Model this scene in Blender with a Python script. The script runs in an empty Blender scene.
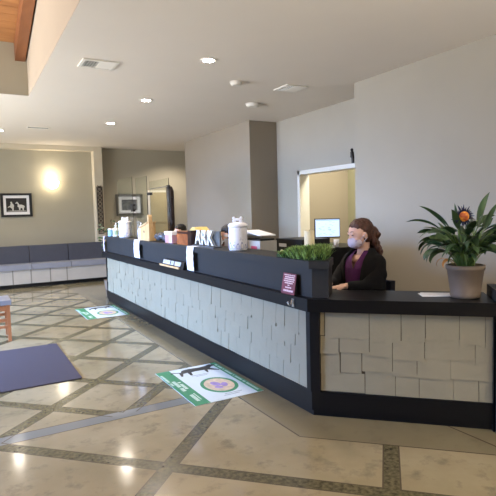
import bpy, bmesh, math, random
from mathutils import Vector, Matrix, Euler
C = bpy.context.scene
COL = C.collection
PI = math.pi

# ------------------------------------------------------------------ colour / materials
def lin(c):
    return tuple(((v/255)/12.92 if v/255 <= .04045 else ((v/255+.055)/1.055)**2.4) for v in c) + (1,)

def mat(name, rgb, rough=.6, metal=0, noise=0.0, scale=8, bump=0.0, bscale=60, spec=.5, coat=0,
        trans=0, alpha=1, emit=0, ecol=None, ior=1.45, stretch=None):
    m = bpy.data.materials.new(name); m.use_nodes = True
    nt = m.node_tree; b = nt.nodes['Principled BSDF']
    col = lin(rgb)
    b.inputs['Base Color'].default_value = col
    b.inputs['Roughness'].default_value = rough
    b.inputs['Metallic'].default_value = metal
    b.inputs['Specular IOR Level'].default_value = spec
    b.inputs['Coat Weight'].default_value = coat
    b.inputs['Transmission Weight'].default_value = trans
    b.inputs['Alpha'].default_value = alpha
    b.inputs['IOR'].default_value = ior
    if emit:
        b.inputs['Emission Color'].default_value = lin(ecol or rgb)
        b.inputs['Emission Strength'].default_value = emit
    tc = nt.nodes.new('ShaderNodeTexCoord'); src = tc.outputs['Object']
    if stretch:
        mp = nt.nodes.new('ShaderNodeMapping'); mp.inputs['Scale'].default_value = stretch
        nt.links.new(src, mp.inputs['Vector']); src = mp.outputs['Vector']
    if noise:
        n = nt.nodes.new('ShaderNodeTexNoise'); n.inputs['Scale'].default_value = scale
        n.inputs['Detail'].default_value = 5
        nt.links.new(src, n.inputs['Vector'])
        r = nt.nodes.new('ShaderNodeValToRGB')
        r.color_ramp.elements[0].position = .3; r.color_ramp.elements[1].position = .7
        r.color_ramp.elements[0].color = tuple(v*(1-noise) for v in col[:3])+(1,)
        r.color_ramp.elements[1].color = tuple(min(1, v*(1+noise)) for v in col[:3])+(1,)
        nt.links.new(n.outputs['Fac'], r.inputs['Fac'])
        nt.links.new(r.outputs['Color'], b.inputs['Base Color'])
    if bump:
        n = nt.nodes.new('ShaderNodeTexNoise'); n.inputs['Scale'].default_value = bscale
        nt.links.new(src, n.inputs['Vector'])
        bp = nt.nodes.new('ShaderNodeBump'); bp.inputs['Strength'].default_value = bump
        bp.inputs['Distance'].default_value = .01
        nt.links.new(n.outputs['Fac'], bp.inputs['Height'])
        nt.links.new(bp.outputs['Normal'], b.inputs['Normal'])
    return m

def dots(name, base, spots, scale, thr, rough=.5, metal=0, voronoi=False):
    """base colour with small procedural marks of a second colour"""
    m = mat(name, base, rough, metal)
    nt = m.node_tree; b = nt.nodes['Principled BSDF']
    tc = nt.nodes.new('ShaderNodeTexCoord')
    n = nt.nodes.new('ShaderNodeTexVoronoi' if voronoi else 'ShaderNodeTexNoise')
    n.inputs['Scale'].default_value = scale
    nt.links.new(tc.outputs['Object'], n.inputs['Vector'])
    r = nt.nodes.new('ShaderNodeValToRGB')
    r.color_ramp.elements[0].position = thr; r.color_ramp.elements[1].position = thr+.08
    r.color_ramp.elements[0].color = lin(base); r.color_ramp.elements[1].color = lin(spots)
    nt.links.new(n.outputs[0], r.inputs['Fac'])
    nt.links.new(r.outputs['Color'], b.inputs['Base Color'])
    return m

def floor_material():
    m = bpy.data.materials.new('stamped_concrete'); m.use_nodes = True
    nt = m.node_tree; b = nt.nodes['Principled BSDF']; L = nt.links.new
    def M(op, a, c=None, d=None):
        n = nt.nodes.new('ShaderNodeMath'); n.operation = op
        for i, v in enumerate((a, c, d)):
            if v is None: continue
            if isinstance(v, (int, float)): n.inputs[i].default_value = v
            else: L(v, n.inputs[i])
        return n.outputs[0]
    def mix(f, a, c):
        n = nt.nodes.new('ShaderNodeMix'); n.data_type = 'RGBA'
        L(f, n.inputs[0])
        for s, v in ((6, a), (7, c)):
            if isinstance(v, tuple): n.inputs[s].default_value = v
            else: L(v, n.inputs[s])
        return n.outputs[2]
    def noise(scale, detail=5, vec=None, rough=.55):
        n = nt.nodes.new('ShaderNodeTexNoise'); n.inputs['Scale'].default_value = scale
        n.inputs['Detail'].default_value = detail; n.inputs['Roughness'].default_value = rough
        L(vec or pos, n.inputs['Vector']); return n.outputs['Fac']
    g = nt.nodes.new('ShaderNodeNewGeometry'); pos = g.outputs['Position']
    s = nt.nodes.new('ShaderNodeSeparateXYZ'); L(pos, s.inputs[0]); x, y = s.outputs[0], s.outputs[1]
    u = M('ADD', x, y); v = M('SUBTRACT', y, x)
    far = M('GREATER_THAN', y, 3.62)
    def lines(c, off):
        def d(per):
            t = M('DIVIDE', M('SUBTRACT', c, off), per)
            return M('MULTIPLY', M('ABSOLUTE', M('SUBTRACT', t, M('ROUND', t))), per)
        dn = M('ADD', M('MULTIPLY', d(.89), far), M('MULTIPLY', d(1.78), M('SUBTRACT', 1, far)))
        return dn
    dmin = M('MINIMUM', lines(u, 3.665), lines(v, -.035))
    inside = M('MULTIPLY', M('LESS_THAN', x, 1.83), M('LESS_THAN', u, 4.44))
    # the inlay field ends where the kerb border starts
    fld = M('MAXIMUM', M('LESS_THAN', x, 1.83), M('LESS_THAN', u, 4.44))
    strip = M('MULTIPLY', M('LESS_THAN', dmin, .062), fld)
    edge = M('MULTIPLY', M('LESS_THAN', M('ABSOLUTE', M('SUBTRACT', dmin, .065)), .006), fld)
    dc = M('ABSOLUTE', M('SUBTRACT', y, 3.62))
    lx = M('LESS_THAN', x, 1.83)
    cband = M('MULTIPLY', M('LESS_THAN', dc, .065), lx)
    cedge = M('MULTIPLY', M('LESS_THAN', M('ABSOLUTE', M('SUBTRACT', dc, .067)), .004), lx)
    # border seams
    e1 = M('MULTIPLY', M('LESS_THAN', M('ABSOLUTE', M('SUBTRACT', x, 1.835)), .006), M('GREATER_THAN', y, 2.62))
    e2 = M('MULTIPLY', M('LESS_THAN', M('ABSOLUTE', M('SUBTRACT', u, 4.445)), .007), M('GREATER_THAN', x, 1.83))
    e3 = M('MULTIPLY', M('LESS_THAN', M('ABSOLUTE', M('SUBTRACT', x, 2.762)), .006), M('GREATER_THAN', u, 4.45))
    border = M('MAXIMUM', M('MULTIPLY', M('GREATER_THAN', x, 1.83), M('GREATER_THAN', y, 2.62)),
               M('MULTIPLY', M('GREATER_THAN', u, 4.44), M('GREATER_THAN', x, 1.83)))
    edges = M('MAXIMUM', M('MAXIMUM', edge, cedge), M('MAXIMUM', M('MAXIMUM', e1, e2), e3))
    # colours
    n1 = noise(1.3, 6); n2 = noise(6, 8, rough=.65); n3 = noise(38, 6)
    r = nt.nodes.new('ShaderNodeValToRGB'); L(n1, r.inputs[0])
    r.color_ramp.elements[0].position = .35; r.color_ramp.elements[1].position = .68
    r.color_ramp.elements[0].color = lin((142, 129, 98)); r.color_ramp.elements[1].color = lin((168, 155, 124))
    r2 = nt.nodes.new('ShaderNodeValToRGB'); L(n2, r2.inputs[0])
    r2.color_ramp.elements[0].position = .30; r2.color_ramp.elements[1].position = .47
    r2.color_ramp.elements[0].color = (1, 1, 1, 1); r2.color_ramp.elements[1].color = (0, 0, 0, 1)
    base = mix(M('MULTIPLY', r2.outputs[0], .7), r.outputs[0], lin((108, 98, 80)))
    base = mix(M('MULTIPLY', border, .75), base, lin((118, 109, 84)))
    r3 = nt.nodes.new('ShaderNodeValToRGB'); L(n3, r3.inputs[0])
    r3.color_ramp.elements[0].position = .35; r3.color_ramp.elements[1].position = .65
    r3.color_ramp.elements[0].color = lin((66, 60, 40)); r3.color_ramp.elements[1].color = lin((108, 100, 70))
    c = mix(strip, base, r3.outputs[0])
    c = mix(cband, c, lin((122, 124, 120)))
    c = mix(edges, c, lin((84, 74, 56)))
    L(c, b.inputs['Base Color'])
    rg = M('ADD', M('MULTIPLY', n2, .12), .07)
    rg = M('ADD', rg, M('MULTIPLY', strip, .12))
    L(rg, b.inputs['Roughness'])
    b.inputs['Specular IOR Level'].default_value = .55
    bp = nt.nodes.new('ShaderNodeBump'); bp.inputs['Strength'].default_value = .12; bp.inputs['Distance'].default_value = .004
    hh = M('ADD', M('MULTIPLY', n2, .3), M('MULTIPLY', M('MULTIPLY', n3, strip), 1.0))
    L(hh, bp.inputs['Height']); L(bp.outputs[0], b.inputs['Normal'])
    return m

def wood_material(name, a, c, scale=3, axis='X', rough=.45):
    m = bpy.data.materials.new(name); m.use_nodes = True
    nt = m.node_tree; b = nt.nodes['Principled BSDF']; L = nt.links.new
    tc = nt.nodes.new('ShaderNodeTexCoord'); mp = nt.nodes.new('ShaderNodeMapping')
    L(tc.outputs['Object'], mp.inputs[0])
    sc = {'X': (.15, 1, 1), 'Y': (1, .15, 1), 'Z': (1, 1, .15)}[axis]
    mp.inputs['Scale'].default_value = tuple(v*scale*6 for v in sc)
    n = nt.nodes.new('ShaderNodeTexNoise'); n.inputs['Scale'].default_value = 1; n.inputs['Detail'].default_value = 6
    n.inputs['Distortion'].default_value = .6
    L(mp.outputs[0], n.inputs['Vector'])
    r = nt.nodes.new('ShaderNodeValToRGB'); L(n.outputs['Fac'], r.inputs[0])
    r.color_ramp.elements[0].position = .3; r.color_ramp.elements[1].position = .7
    r.color_ramp.elements[0].color = lin(a); r.color_ramp.elements[1].color = lin(c)
    L(r.outputs[0], b.inputs['Base Color']); b.inputs['Roughness'].default_value = rough
    return m

WALL = mat('wall_paint', (168, 162, 144), .85, noise=.02, scale=2, bump=.05, bscale=150)
TAUPE = mat('taupe_paint', (168, 160, 145), .85, noise=.02, scale=2, bump=.05, bscale=150)
WALLG = mat('wall_paint_grey', (150, 139, 123), .85, noise=.02, scale=2, bump=.05, bscale=150)
CREAM = mat('cream_paint', (206, 196, 174), .8, noise=.02, scale=2, bump=.05, bscale=150)
CEIL = mat('ceiling_paint', (222, 212, 198), .9, noise=.015, scale=1.5, bump=.08, bscale=120)
GREENW = mat('olive_room_paint', (160, 158, 134), .85, noise=.02, scale=2)
TRIM = mat('white_trim', (226, 220, 208), .5, noise=.02)
FLOOR = floor_material()
BLACK = mat('black_laminate', (15, 15, 16), .42, noise=.08, scale=30, spec=.3)
GREYP = mat('charcoal_paint', (47, 47, 47), .55, noise=.04, scale=12, spec=.3)
DARKP = mat('dark_paint', (36, 36, 38), .40, noise=.05, scale=12)
TILE = mat('cream_shake', (144, 136, 114), .5, noise=.05, scale=5, bump=.25, bscale=22)
GROUT = mat('shake_backing', (84, 77, 63), .8, noise=.1, scale=20)
PINE = wood_material('pine_board', (132, 84, 48), (184, 130, 80), 1.0, 'X')
BEAM = wood_material('beam_wood', (108, 64, 38), (144, 92, 56), 1.0, 'Y')
CHAIRW = wood_material('honey_wood', (150, 92, 54), (186, 122, 78), 2.0, 'Z')
BIRCH = wood_material('pale_wood', (196, 156, 104), (222, 186, 136), 2.2, 'Z')
SEATV = mat('grey_vinyl', (142, 144, 152), .42, noise=.05, scale=6, bump=.1, bscale=20)
BACKV = mat('charcoal_vinyl', (72, 74, 84), .5, noise=.06, scale=6, bump=.1, bscale=20)
BENCHT = mat('pale_board', (188, 182, 170), .6, noise=.05, scale=4, bump=.1)
WHITE = mat('white_paper', (235, 235, 238), .7, noise=.02, scale=20)
CERAM = dots('white_ceramic', (246, 246, 252), (214, 214, 228), 26, .62, .25)
CERB = mat('blue_glaze', (160, 166, 204), .3, noise=.1)
ACRYL = mat('clear_acrylic', (236, 242, 238), .04, trans=1, ior=1.12, spec=.5)
BLKPL = mat('black_plastic', (26, 26, 28), .4, noise=.05)
METAL = mat('brushed_steel', (190, 190, 190), .3, metal=1, noise=.05, scale=40)
SKIN = mat('skin', (222, 178, 158), .5, noise=.04, scale=12)
JACKET = mat('black_fleece', (12, 11, 14), .9, noise=.2, scale=30, bump=.4, bscale=90)
SCRUB = mat('purple_scrub', (88, 34, 92), .8, noise=.08, scale=20, bump=.3, bscale=60)
HAIR = mat('auburn_hair', (76, 44, 32), .45, noise=.35, scale=16, bump=.8, bscale=40, stretch=(3, 3, .6))
HAIRK = mat('black_hair', (22, 18, 18), .4, noise=.3, scale=16, bump=.6, bscale=50)
MASK = dots('print_mask', (206, 196, 214), (176, 162, 190), 38, .55, .85)
MASKB = mat('blue_mask', (150, 170, 190), .85, noise=.05)
PANTS = mat('dark_trousers', (38, 34, 48), .85, noise=.1)
LEAF = mat('leaf_green', (64, 88, 54), .38, noise=.35, scale=9, spec=.5)
LEAFD = mat('leaf_dark', (48, 74, 48), .45, noise=.3, scale=9)
GRASS = mat('artificial_grass', (140, 172, 92), .6, noise=.4, scale=40)
GRASSD = mat('grass_under', (42, 66, 28), .8, noise=.4, scale=40)
WAX = mat('ivory_wax', (242, 228, 190), .5, noise=.02)
POT = mat('taupe_pot', (116, 102, 88), .6, noise=.05, scale=10)
SOIL = mat('potting_soil', (46, 34, 26), .95, noise=.4, scale=60)

# ------------------------------------------------------------------ mesh builder
class MB:
    def __init__(s): s.bm = bmesh.new(); s.mi = 0
    def _set(s, before):
        s.bm.faces.ensure_lookup_table()
        for f in s.bm.faces[before:]: f.material_index = s.mi
    def box(s, x0, x1, y0, y1, z0, z1, M=None):
        n = len(s.bm.faces)
        v = [s.bm.verts.new(((M @ Vector((x, y, z))) if M else (x, y, z))) for x in (x0, x1) for y in (y0, y1) for z in (z0, z1)]
        for q in ((0, 1, 3, 2), (4, 6, 7, 5), (0, 4, 5, 1), (2, 3, 7, 6), (0, 2, 6, 4), (1, 5, 7, 3)):
            s.bm.faces.new([v[i] for i in q])
        s._set(n); return s
    def prism(s, pts, z0, z1, M=None):
        """plan polygon extruded in z"""
        n = len(s.bm.faces)
        T = (lambda p: M @ Vector(p)) if M else (lambda p: p)
        a = [s.bm.verts.new(T((p[0], p[1], z0))) for p in pts]; b = [s.bm.verts.new(T((p[0], p[1], z1))) for p in pts]
        s.bm.faces.new(a[::-1]); s.bm.faces.new(b)
        for i in range(len(pts)):
            j = (i+1) % len(pts); s.bm.faces.new((a[i], a[j], b[j], b[i]))
        s._set(n); return s
    def lathe(s, prof, c=(0, 0, 0), n=24, M=None, smooth=True):
        k = len(s.bm.faces); rings = []
        for r, z in prof:
            ring = []
            for i in range(n):
                a = 2*PI*i/n; p = Vector((c[0]+r*math.cos(a), c[1]+r*math.sin(a), c[2]+z))
                ring.append(s.bm.verts.new(M @ p if M else p))
            rings.append(ring)
        for a, b in zip(rings, rings[1:]):
            for i in range(n):
                f = s.bm.faces.new((a[i], a[(i+1) % n], b[(i+1) % n], b[i])); f.smooth = smooth
        s.bm.faces.new(rings[0][::-1]); s.bm.faces.new(rings[-1])
        s._set(k); return s
    def tube(s, pts, rad, n=10, cap=True):
        k = len(s.bm.faces); pts = [Vector(p) for p in pts]
        if isinstance(rad, (int, float)): rad = [rad]*len(pts)
        rings = []
        ref = None
        for i, p in enumerate(pts):
            d = (pts[min(i+1, len(pts)-1)]-pts[max(i-1, 0)]).normalized()
            if ref is None:
                ref = d.orthogonal().normalized()
            ref = (ref-d*ref.dot(d)).normalized(); w = d.cross(ref)
            rings.append([s.bm.verts.new(p+rad[i]*(math.cos(2*PI*j/n)*ref+math.sin(2*PI*j/n)*w)) for j in range(n)])
        for a, b in zip(rings, rings[1:]):
            for i in range(n):
                f = s.bm.faces.new((a[i], a[(i+1) % n], b[(i+1) % n], b[i])); f.smooth = True
        if cap: s.bm.faces.new(rings[0][::-1]); s.bm.faces.new(rings[-1])
        s._set(k); return s
    def ball(s, c, r, M=None, u=20, v=12):
        if isinstance(r, (int, float)): r = (r, r, r)
        k = len(s.bm.faces)
        T = Matrix.Translation(c) @ (M.to_4x4() if M else Matrix()) @ Matrix.Diagonal((*r, 1))
        res = bmesh.ops.create_uvsphere(s.bm, u_segments=u, v_segments=v, radius=1, matrix=T)
        for vv in res['verts']:
            for f in vv.link_faces: f.smooth = True
        s._set(k); return s
    def limb(s, p0, r0, p1, r1, n=14):
        """tapered capsule"""
        p0, p1 = Vector(p0), Vector(p1)
        s.tube([p0, p1], [r0, r1], n); s.ball(p0, r0, u=14, v=10); s.ball(p1, r1, u=14, v=10); return s
    def quad(s, *p):
        k = len(s.bm.faces); s.bm.faces.new([s.bm.verts.new(q) for q in p]); s._set(k); return s
    def bevel(s, w=.005, seg=2):
        e = [e for e in s.bm.edges if e.is_manifold and e.calc_face_angle(0) > .6]
        bmesh.ops.bevel(s.bm, geom=e, offset=w, segments=seg, affect='EDGES', clamp_overlap=True); return s
    def build(s, name, mats, parent=None, loc=None):
        bmesh.ops.recalc_face_normals(s.bm, faces=s.bm.faces)
        me = bpy.data.meshes.new(name); s.bm.to_mesh(me); s.bm.free()
        for m in (mats if isinstance(mats, (list, tuple)) else [mats]): me.materials.append(m)
        o = bpy.data.objects.new(name, me); COL.objects.link(o)
        if parent: o.parent = parent
        if loc: o.location = loc
        return o

def tag(o, label, cat, group=None):
    o['label'] = label; o['category'] = cat
    if group: o['group'] = group
    return o
def thing(name, label, cat, loc=(0, 0, 0), rotz=0, group=None):
    o = bpy.data.objects.new(name, None); COL.objects.link(o)
    o.empty_display_size = .05
    o.location = loc; o.rotation_euler = (0, 0, rotz); return tag(o, label, cat, group)
def struct(name, mb, m, parent=None):
    o = mb.build(name, m, parent); o['kind'] = 'structure'; return o
def copy_tree(o, parent=None):
    c = o.copy(); COL.objects.link(c); c.parent = parent
    for ch in list(o.children): copy_tree(ch, c)
    return c
def remesh(o, v=.007, smooth=4):
    m = o.modifiers.new('r', 'REMESH'); m.mode = 'VOXEL'; m.voxel_size = v; m.use_smooth_shade = True
    s = o.modifiers.new('s', 'SMOOTH'); s.iterations = smooth; s.factor = .5
    return o
def text(name, body, size, m, parent, M, extrude=.004, offset=0.0, align='CENTER'):
    cu = bpy.data.curves.new(name, 'FONT'); cu.body = body; cu.size = size; cu.extrude = extrude; cu.offset = offset
    cu.align_x = align; cu.align_y = 'CENTER'
    tmp = bpy.data.objects.new(name+'_src', cu); COL.objects.link(tmp)
    bpy.context.view_layer.update()
    me = bpy.data.meshes.new_from_object(tmp.evaluated_get(bpy.context.evaluated_depsgraph_get()))
    bpy.data.objects.remove(tmp); bpy.data.curves.remove(cu)
    me.materials.clear(); me.materials.append(m)
    o = bpy.data.objects.new(name, me); COL.objects.link(o); o.parent = parent; o.matrix_local = M
    return o
FACE_NX = Matrix(((0, 0, -1, 0), (-1, 0, 0, 0), (0, 1, 0, 0), (0, 0, 0, 1)))   # text plane facing -X, read left to right towards -Y

# ------------------------------------------------------------------ room shell
H = 3.05
struct('floor', MB().box(-4.2, 7.2, -3.2, 12.3, -.1, 0), FLOOR)
ce = MB(); ce.box(.843, 7.2, -3.2, 12.3, H, H+.12); ce.box(-4.2, .843, 7.153, 12.3, H, H+.12)
struct('ceiling', ce, CEIL)
struct('wall_back', MB().box(-4.2, 7.2, 12.05, 12.2, 0, H), WALL)
nib = MB(); nib.box(2.69, 2.88, 11.80, 12.05, 0, H-.001)
struct('wall_pillar', nib, CREAM)
struct('trim_1', MB().box(-4.0, 2.69, 11.80, 12.05, 2.95, H-.001), CREAM)
# partitions behind the desk
pw = MB(); pw.box(4.37, 7.2, -3.2, 4.89, 0, H-.001); struct('wall_right', pw, TAUPE)
dw = MB(); dw.box(4.96, 5.12, 4.89, 5.05, 0, H-.001); dw.box(4.96, 5.12, 6.90, 7.60, 0, H-.001); dw.box(4.96, 5.12, 5.05, 6.90, 2.08, H-.001)
struct('wall_passage', dw, TAUPE)
struct('wall_partition', MB().box(4.40, 7.2, 7.60, 10.5, 0, H-.001), WALLG)
rm = MB(); rm.box(6.6, 6.75, 4.89, 7.6, 0, H-.001); struct('wall_inner_room', rm, GREENW)
struct('wall_north', MB().box(7.2, 7.3, -3.2, 12.3, 0, H), WALL)
# door trim
d1 = MB()
d1.box(4.93, 4.965, 6.88, 6.95, 0, 2.13); d1.box(4.93, 4.965, 4.98, 6.95, 2.07, 2.13)
d1.box(4.955, 5.13, 6.885, 6.90, 0, 2.08); d1.box(4.955, 5.13, 5.05, 6.90, 2.065, 2.08)
struct('door_1', d1, TRIM)
# raised atrium on the left
SL = .27
def zs(y): return 3.70+SL*(7.15-y)
wl = MB(); wl.box(.84, .96, -3.2, 7.15, H+.002, 6.9)
struct('wall_atrium_side', wl, mat('atrium_cream', (166, 154, 138), .8, noise=.02, scale=2))
struct('wall_atrium_end', MB().box(-4.2, .84, 7.15, 7.27, H+.002, 4.4), WALL)
wood = MB()
k = 0; y = 7.15
while y > -3.2:
    y2 = y-.14
    wood.prism([(-4.2, y-.004), (.84, y-.004), (.84, y2), (-4.2, y2)], 0, .05,
               M=Matrix(((1, 0, 0, 0), (0, 1, 0, 0), (0, -SL, 1, 3.70+SL*7.15), (0, 0, 0, 1))))
    y = y2
wood.prism([(-4.2, 7.15), (.84, 7.15), (.84, -3.2), (-4.2, -3.2)], .02, .09,
           M=Matrix(((1, 0, 0, 0), (0, 1, 0, 0), (0, -SL, 1, 3.70+SL*7.15), (0, 0, 0, 1))))
struct('ceiling_atrium', wood, PINE)
sh = Matrix(((1, 0, 0, 0), (0, 1, 0, 0), (0, -SL, 1, 3.70+SL*7.15), (0, 0, 0, 1)))
bmx = MB(); bmx.prism([(.70, 7.149), (.82, 7.149), (.82, -3.19), (.70, -3.19)], -.22, -.002, M=sh)
tag(bmx.build('ceiling_beam', BEAM), 'sloping brown timber beam under the board ceiling at top left', 'beam')
# left wall with tall windows (out of view; the daylight of the room)
lw = MB()
lw.box(-4.2, -4.05, -3.2, 4.0, 0, 7); lw.box(-4.2, -4.05, 10.4, 12.3, 0, H); lw.box(-4.2, -4.05, 4.0, 10.4, 0, .15)
lw.box(-4.2, -4.05, 4.0, 10.4, 2.7, H); lw.box(-4.2, -4.05, 4.0, 7.3, H, 7)
struct('wall_left', lw, WALL)
wf = MB()
for i in range(4):
    yy = 4.0+6.4*i/3; wf.box(-4.16, -4.08, yy-.04, yy+.04, .15, 2.7)
wf.box(-4.16, -4.08, 4.0, 10.4, .15, .22); wf.box(-4.16, -4.08, 4.0, 10.4, 2.63, 2.7)
struct('window_1', wf, TRIM)
rw = MB(); rw.box(-4.2, .6, -3.2, -3.05, 0, 7); rw.box(3.8, 7.2, -3.2, -3.05, 0, 7); rw.box(.6, 3.8, -3.2, -3.05, 0, .5); rw.box(.6, 3.8, -3.2, -3.05, 2.5, 7)
struct('wall_rear', rw, WALL)
wf = MB()
for i in range(4):
    xx = .6+3.2*i/3; wf.box(xx-.03, xx+.03, -3.16, -3.09, .5, 2.5)
wf.box(.6, 3.8, -3.16, -3.09, .5, .56); wf.box(.6, 3.8, -3.16, -3.09, 2.44, 2.5)
struct('added_rear_window', wf, TRIM)  # unseen window frame, added to go with the rear fill light
# light switch plate etc. are not visible; far door
dd = MB(); dd.box(4.02, 4.66, 12.02, 12.05, 0, 2.06)
d2 = struct('door_2', dd, TRIM)
leafm = mat('tan_door', (186, 170, 134), .5, noise=.04)
l2 = MB(); l2.box(4.07, 4.61, 12.0, 12.02, .02, 2.01); l2.box(4.12, 4.56, 11.99, 12.0, 1.25, 1.9); l2.box(4.12, 4.56, 11.99, 12.0, .2, 1.1)
o = l2.build('door_leaf', leafm, d2)
h2 = MB().ball((4.14, 11.96, 1.0), .03); h2.build('door_knob', METAL, d2)

# ------------------------------------------------------------------ ceiling fittings
GLOW = mat('lamp_lens', (255, 250, 238), .4, emit=55, ecol=(255, 246, 230))
def downlight(x, y, label, p):
    t = thing('recessed_downlight', label, 'ceiling light', (x, y, H), group='recessed ceiling downlights')
    MB().lathe([(.058, -.001), (.062, -.008), (.088, -.008), (.092, -.001)], n=28).build('trim_ring', TRIM, t)
    MB().lathe([(.060, -.0085), (.040, -.011), (.001, -.0115)], n=24).build('lens', GLOW, t)
    l = bpy.data.lights.new('downlight', 'SPOT'); l.energy = p; l.color = (1, .87, .72); l.spot_size = 2.5; l.spot_blend = .7
    l.shadow_soft_size = .06
    lo = bpy.data.objects.new('ceiling_spot', l); COL.objects.link(lo); lo.location = (x, y, H-.03)
DP = 66
downlight(2.3, 4.78, 'nearest and largest of the ceiling downlights in view, above the middle of the counter', DP)
downlight(2.3, 6.79, 'second ceiling downlight along the row over the counter', DP)
downlight(2.3, 8.70, 'third ceiling downlight, above the far end of the counter', DP)
downlight(.66, 10.08, 'ceiling downlight at the left edge of the picture above the bench', DP)
for x, y, e in ((4.6, 11.2, 80),):  # added spot without a fitting, brightens the far wall
    l = bpy.data.lights.new('downlight', 'SPOT'); l.energy = e; l.color = (1, .87, .72); l.spot_size = 2.5; l.spot_blend = .7
    l.shadow_soft_size = .06
    lo = bpy.data.objects.new('ceiling_spot', l); COL.objects.link(lo); lo.location = (x, y, H-.03)

VDARK = mat('vent_dark', (50, 50, 50), .8)
def vent(x, y, w, d, rot, label, split=True, fr=.03):
    t = thing('ceiling_vent', label, 'vent', (x, y, H), rot, 'ceiling air vents')
    f = MB()
    for a in ((-w/2, w/2, -d/2, -d/2+fr), (-w/2, w/2, d/2-fr, d/2), (-w/2, -w/2+fr, -d/2+fr, d/2-fr), (w/2-fr, w/2, -d/2+fr, d/2-fr)):
        f.box(*a, -.014, -.001)
    f.build('frame', TRIM, t)
    MB().box(-w/2+fr, w/2-fr, -d/2+fr, d/2-fr, -.004, -.001).build('throat', VDARK, t)
    s = MB(); n = 11
    for i in range(n):
        xx = -w/2+.045+(w-.09)*i/(n-1)
        ang = 1.45 if (xx < 0 or not split) else .30
        M = Matrix.Translation((xx, 0, -.010)) @ Matrix.Rotation(ang, 4, 'Y')
        hw = .003 if ang > 1 else .012
        s.box(-hw, hw, -d/2+fr, d/2-fr, -.001, .001, M=M)
    s.build('louvres', TRIM, t)
vent(1.32, 5.38, .36, .30, 0, 'slatted white air vent in the ceiling at upper left, nearest the timber beam')
vent(3.77, 5.42, .32, .32, 0, 'slatted white air vent in the ceiling above the receptionist side')
vent(1.25, 9.57, .36, .16, 0, 'small dark air vent far back in the ceiling above the bench', False, .012)
def ceilpuck(name, x, y, r, label, cat, m):
    t = thing(name, label, cat, (x, y, H))
    MB().lathe([(r*.55, -.045), (r*.85, -.040), (r, -.02), (r, -.001)][::1], n=28).build('cover', m, t)
    MB().lathe([(r*1.12, -.008), (r*1.12, -.0005)], n=28).build('base_plate', TRIM, t)
ceilpuck('smoke_detector', 2.98, 5.44, .07, 'white round smoke detector on the ceiling nearest the big downlight', 'smoke detector', TRIM)
ceilpuck('ceiling_sensor', 3.80, 6.44, .10, 'white flat round fitting on the ceiling in front of the grey partition', 'ceiling fitting', TRIM)

# ------------------------------------------------------------------ reception counter
ctr = thing('reception_counter', 'long black trimmed reception counter faced with cream shake tiles and bending at its near corner', 'counter')
YE = 8.65
S2 = math.sqrt(2)
def outline(off, ye, uend, inner):
    """plan polygon of a band following the counter: off = setback from faces x=2.10 / x+y=4.93"""
    x0 = 2.10+off; u0 = 4.93+off*S2
    x1 = 2.10+inner; u1 = 4.93+inner*S2
    # end line x-y = uend
    return [(x0, ye), (x0, u0-x0), ((u0+uend)/2, (u0-uend)/2), ((u1+uend)/2, (u1-uend)/2), (x1, u1-x1), (x1, ye)]
EN = .96
b = MB(); b.prism(outline(.02, YE, EN, .10), .18, .765); b.build('panel_backing', GROUT, ctr)
random.seed(4)
# shingles on the short face (measured), u along face from the corner
tiles = [(0.055,0.748,0.095,0.591),(0.098,0.749,0.403,0.572),(0.404,0.748,0.614,0.558),(0.615,0.748,0.771,0.57),(0.771,0.748,0.984,0.585),(0.984,0.748,1.141,0.565),(1.14,0.748,1.196,0.55),
(0.055,0.563,0.195,0.459),(0.197,0.561,0.403,0.475),(0.403,0.549,0.557,0.454),(0.557,0.55,0.765,0.439),(0.765,0.575,1.08,0.457),(1.08,0.562,1.198,0.434),
(0.055,0.452,0.201,0.314),(0.204,0.467,0.351,0.329),(0.352,0.462,0.557,0.347),(0.557,0.433,0.717,0.325),(0.717,0.437,0.931,0.319),(0.929,0.454,1.199,0.327),
(0.055,0.305,0.371,0.191),(0.372,0.335,0.576,0.18),(0.576,0.324,0.731,0.18),(0.731,0.306,0.948,0.18),(0.946,0.32,1.103,0.18),(1.103,0.315,1.201,0.18)]
def shake(mb, M, u0, u1, zt, zb, th, g=.002):
    # local: u, out, z -> M ; wedge: thin at top, thick at bottom
    zt2 = zt+.02
    P = [(u0+g, 0, zb), (u1-g, 0, zb), (u1-g, 0, zt2), (u0+g, 0, zt2), (u0+g, th, zb), (u1-g, th, zb), (u1-g, .002, zt2), (u0+g, .002, zt2)]
    v = [mb.bm.verts.new(M @ Vector(p)) for p in P]
    for q in ((0, 3, 2, 1), (4, 5, 6, 7), (0, 1, 5, 4), (1, 2, 6, 5), (2, 3, 7, 6), (3, 0, 4, 7)):
        mb.bm.faces.new([v[i] for i in q])
d = 1/S2
MR = Matrix(((d, -d, 0, 2.10+.02*d), (-d, -d, 0, 2.83+.02*d), (0, 0, 1, 0), (0, 0, 0, 1)))
r = MB()
for (u0, zt, u1, zb) in tiles: shake(r, MR, u0, u1, min(zt, .74), max(zb, .185), random.uniform(.008, .012))
r.build('shingle_facing', TILE, ctr)
ML = Matrix(((0, -1, 0, 2.12), (1, 0, 0, 0), (0, 0, 1, 0), (0, 0, 0, 1)))
r = MB(); tops = .748
rows = [(.748, .572), (.572, .452), (.452, .325), (.325, .185)]
for i, (zt, zb) in enumerate(rows):
    y = 2.87
    while y < YE-.03:
        w = random.uniform(.11, .26)
        y2 = min(y+w, YE-.01)
        if YE-.01-y2 < .06: y2 = YE-.01
        j = random.uniform(-.022, .022) if i < 3 else 0
        shake(r, ML, y, y2, min(zt+.03, .745), max(zb+j, .185), random.uniform(.008, .014))
        y = y2
r.build('shingle_facing', TILE, ctr)
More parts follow.
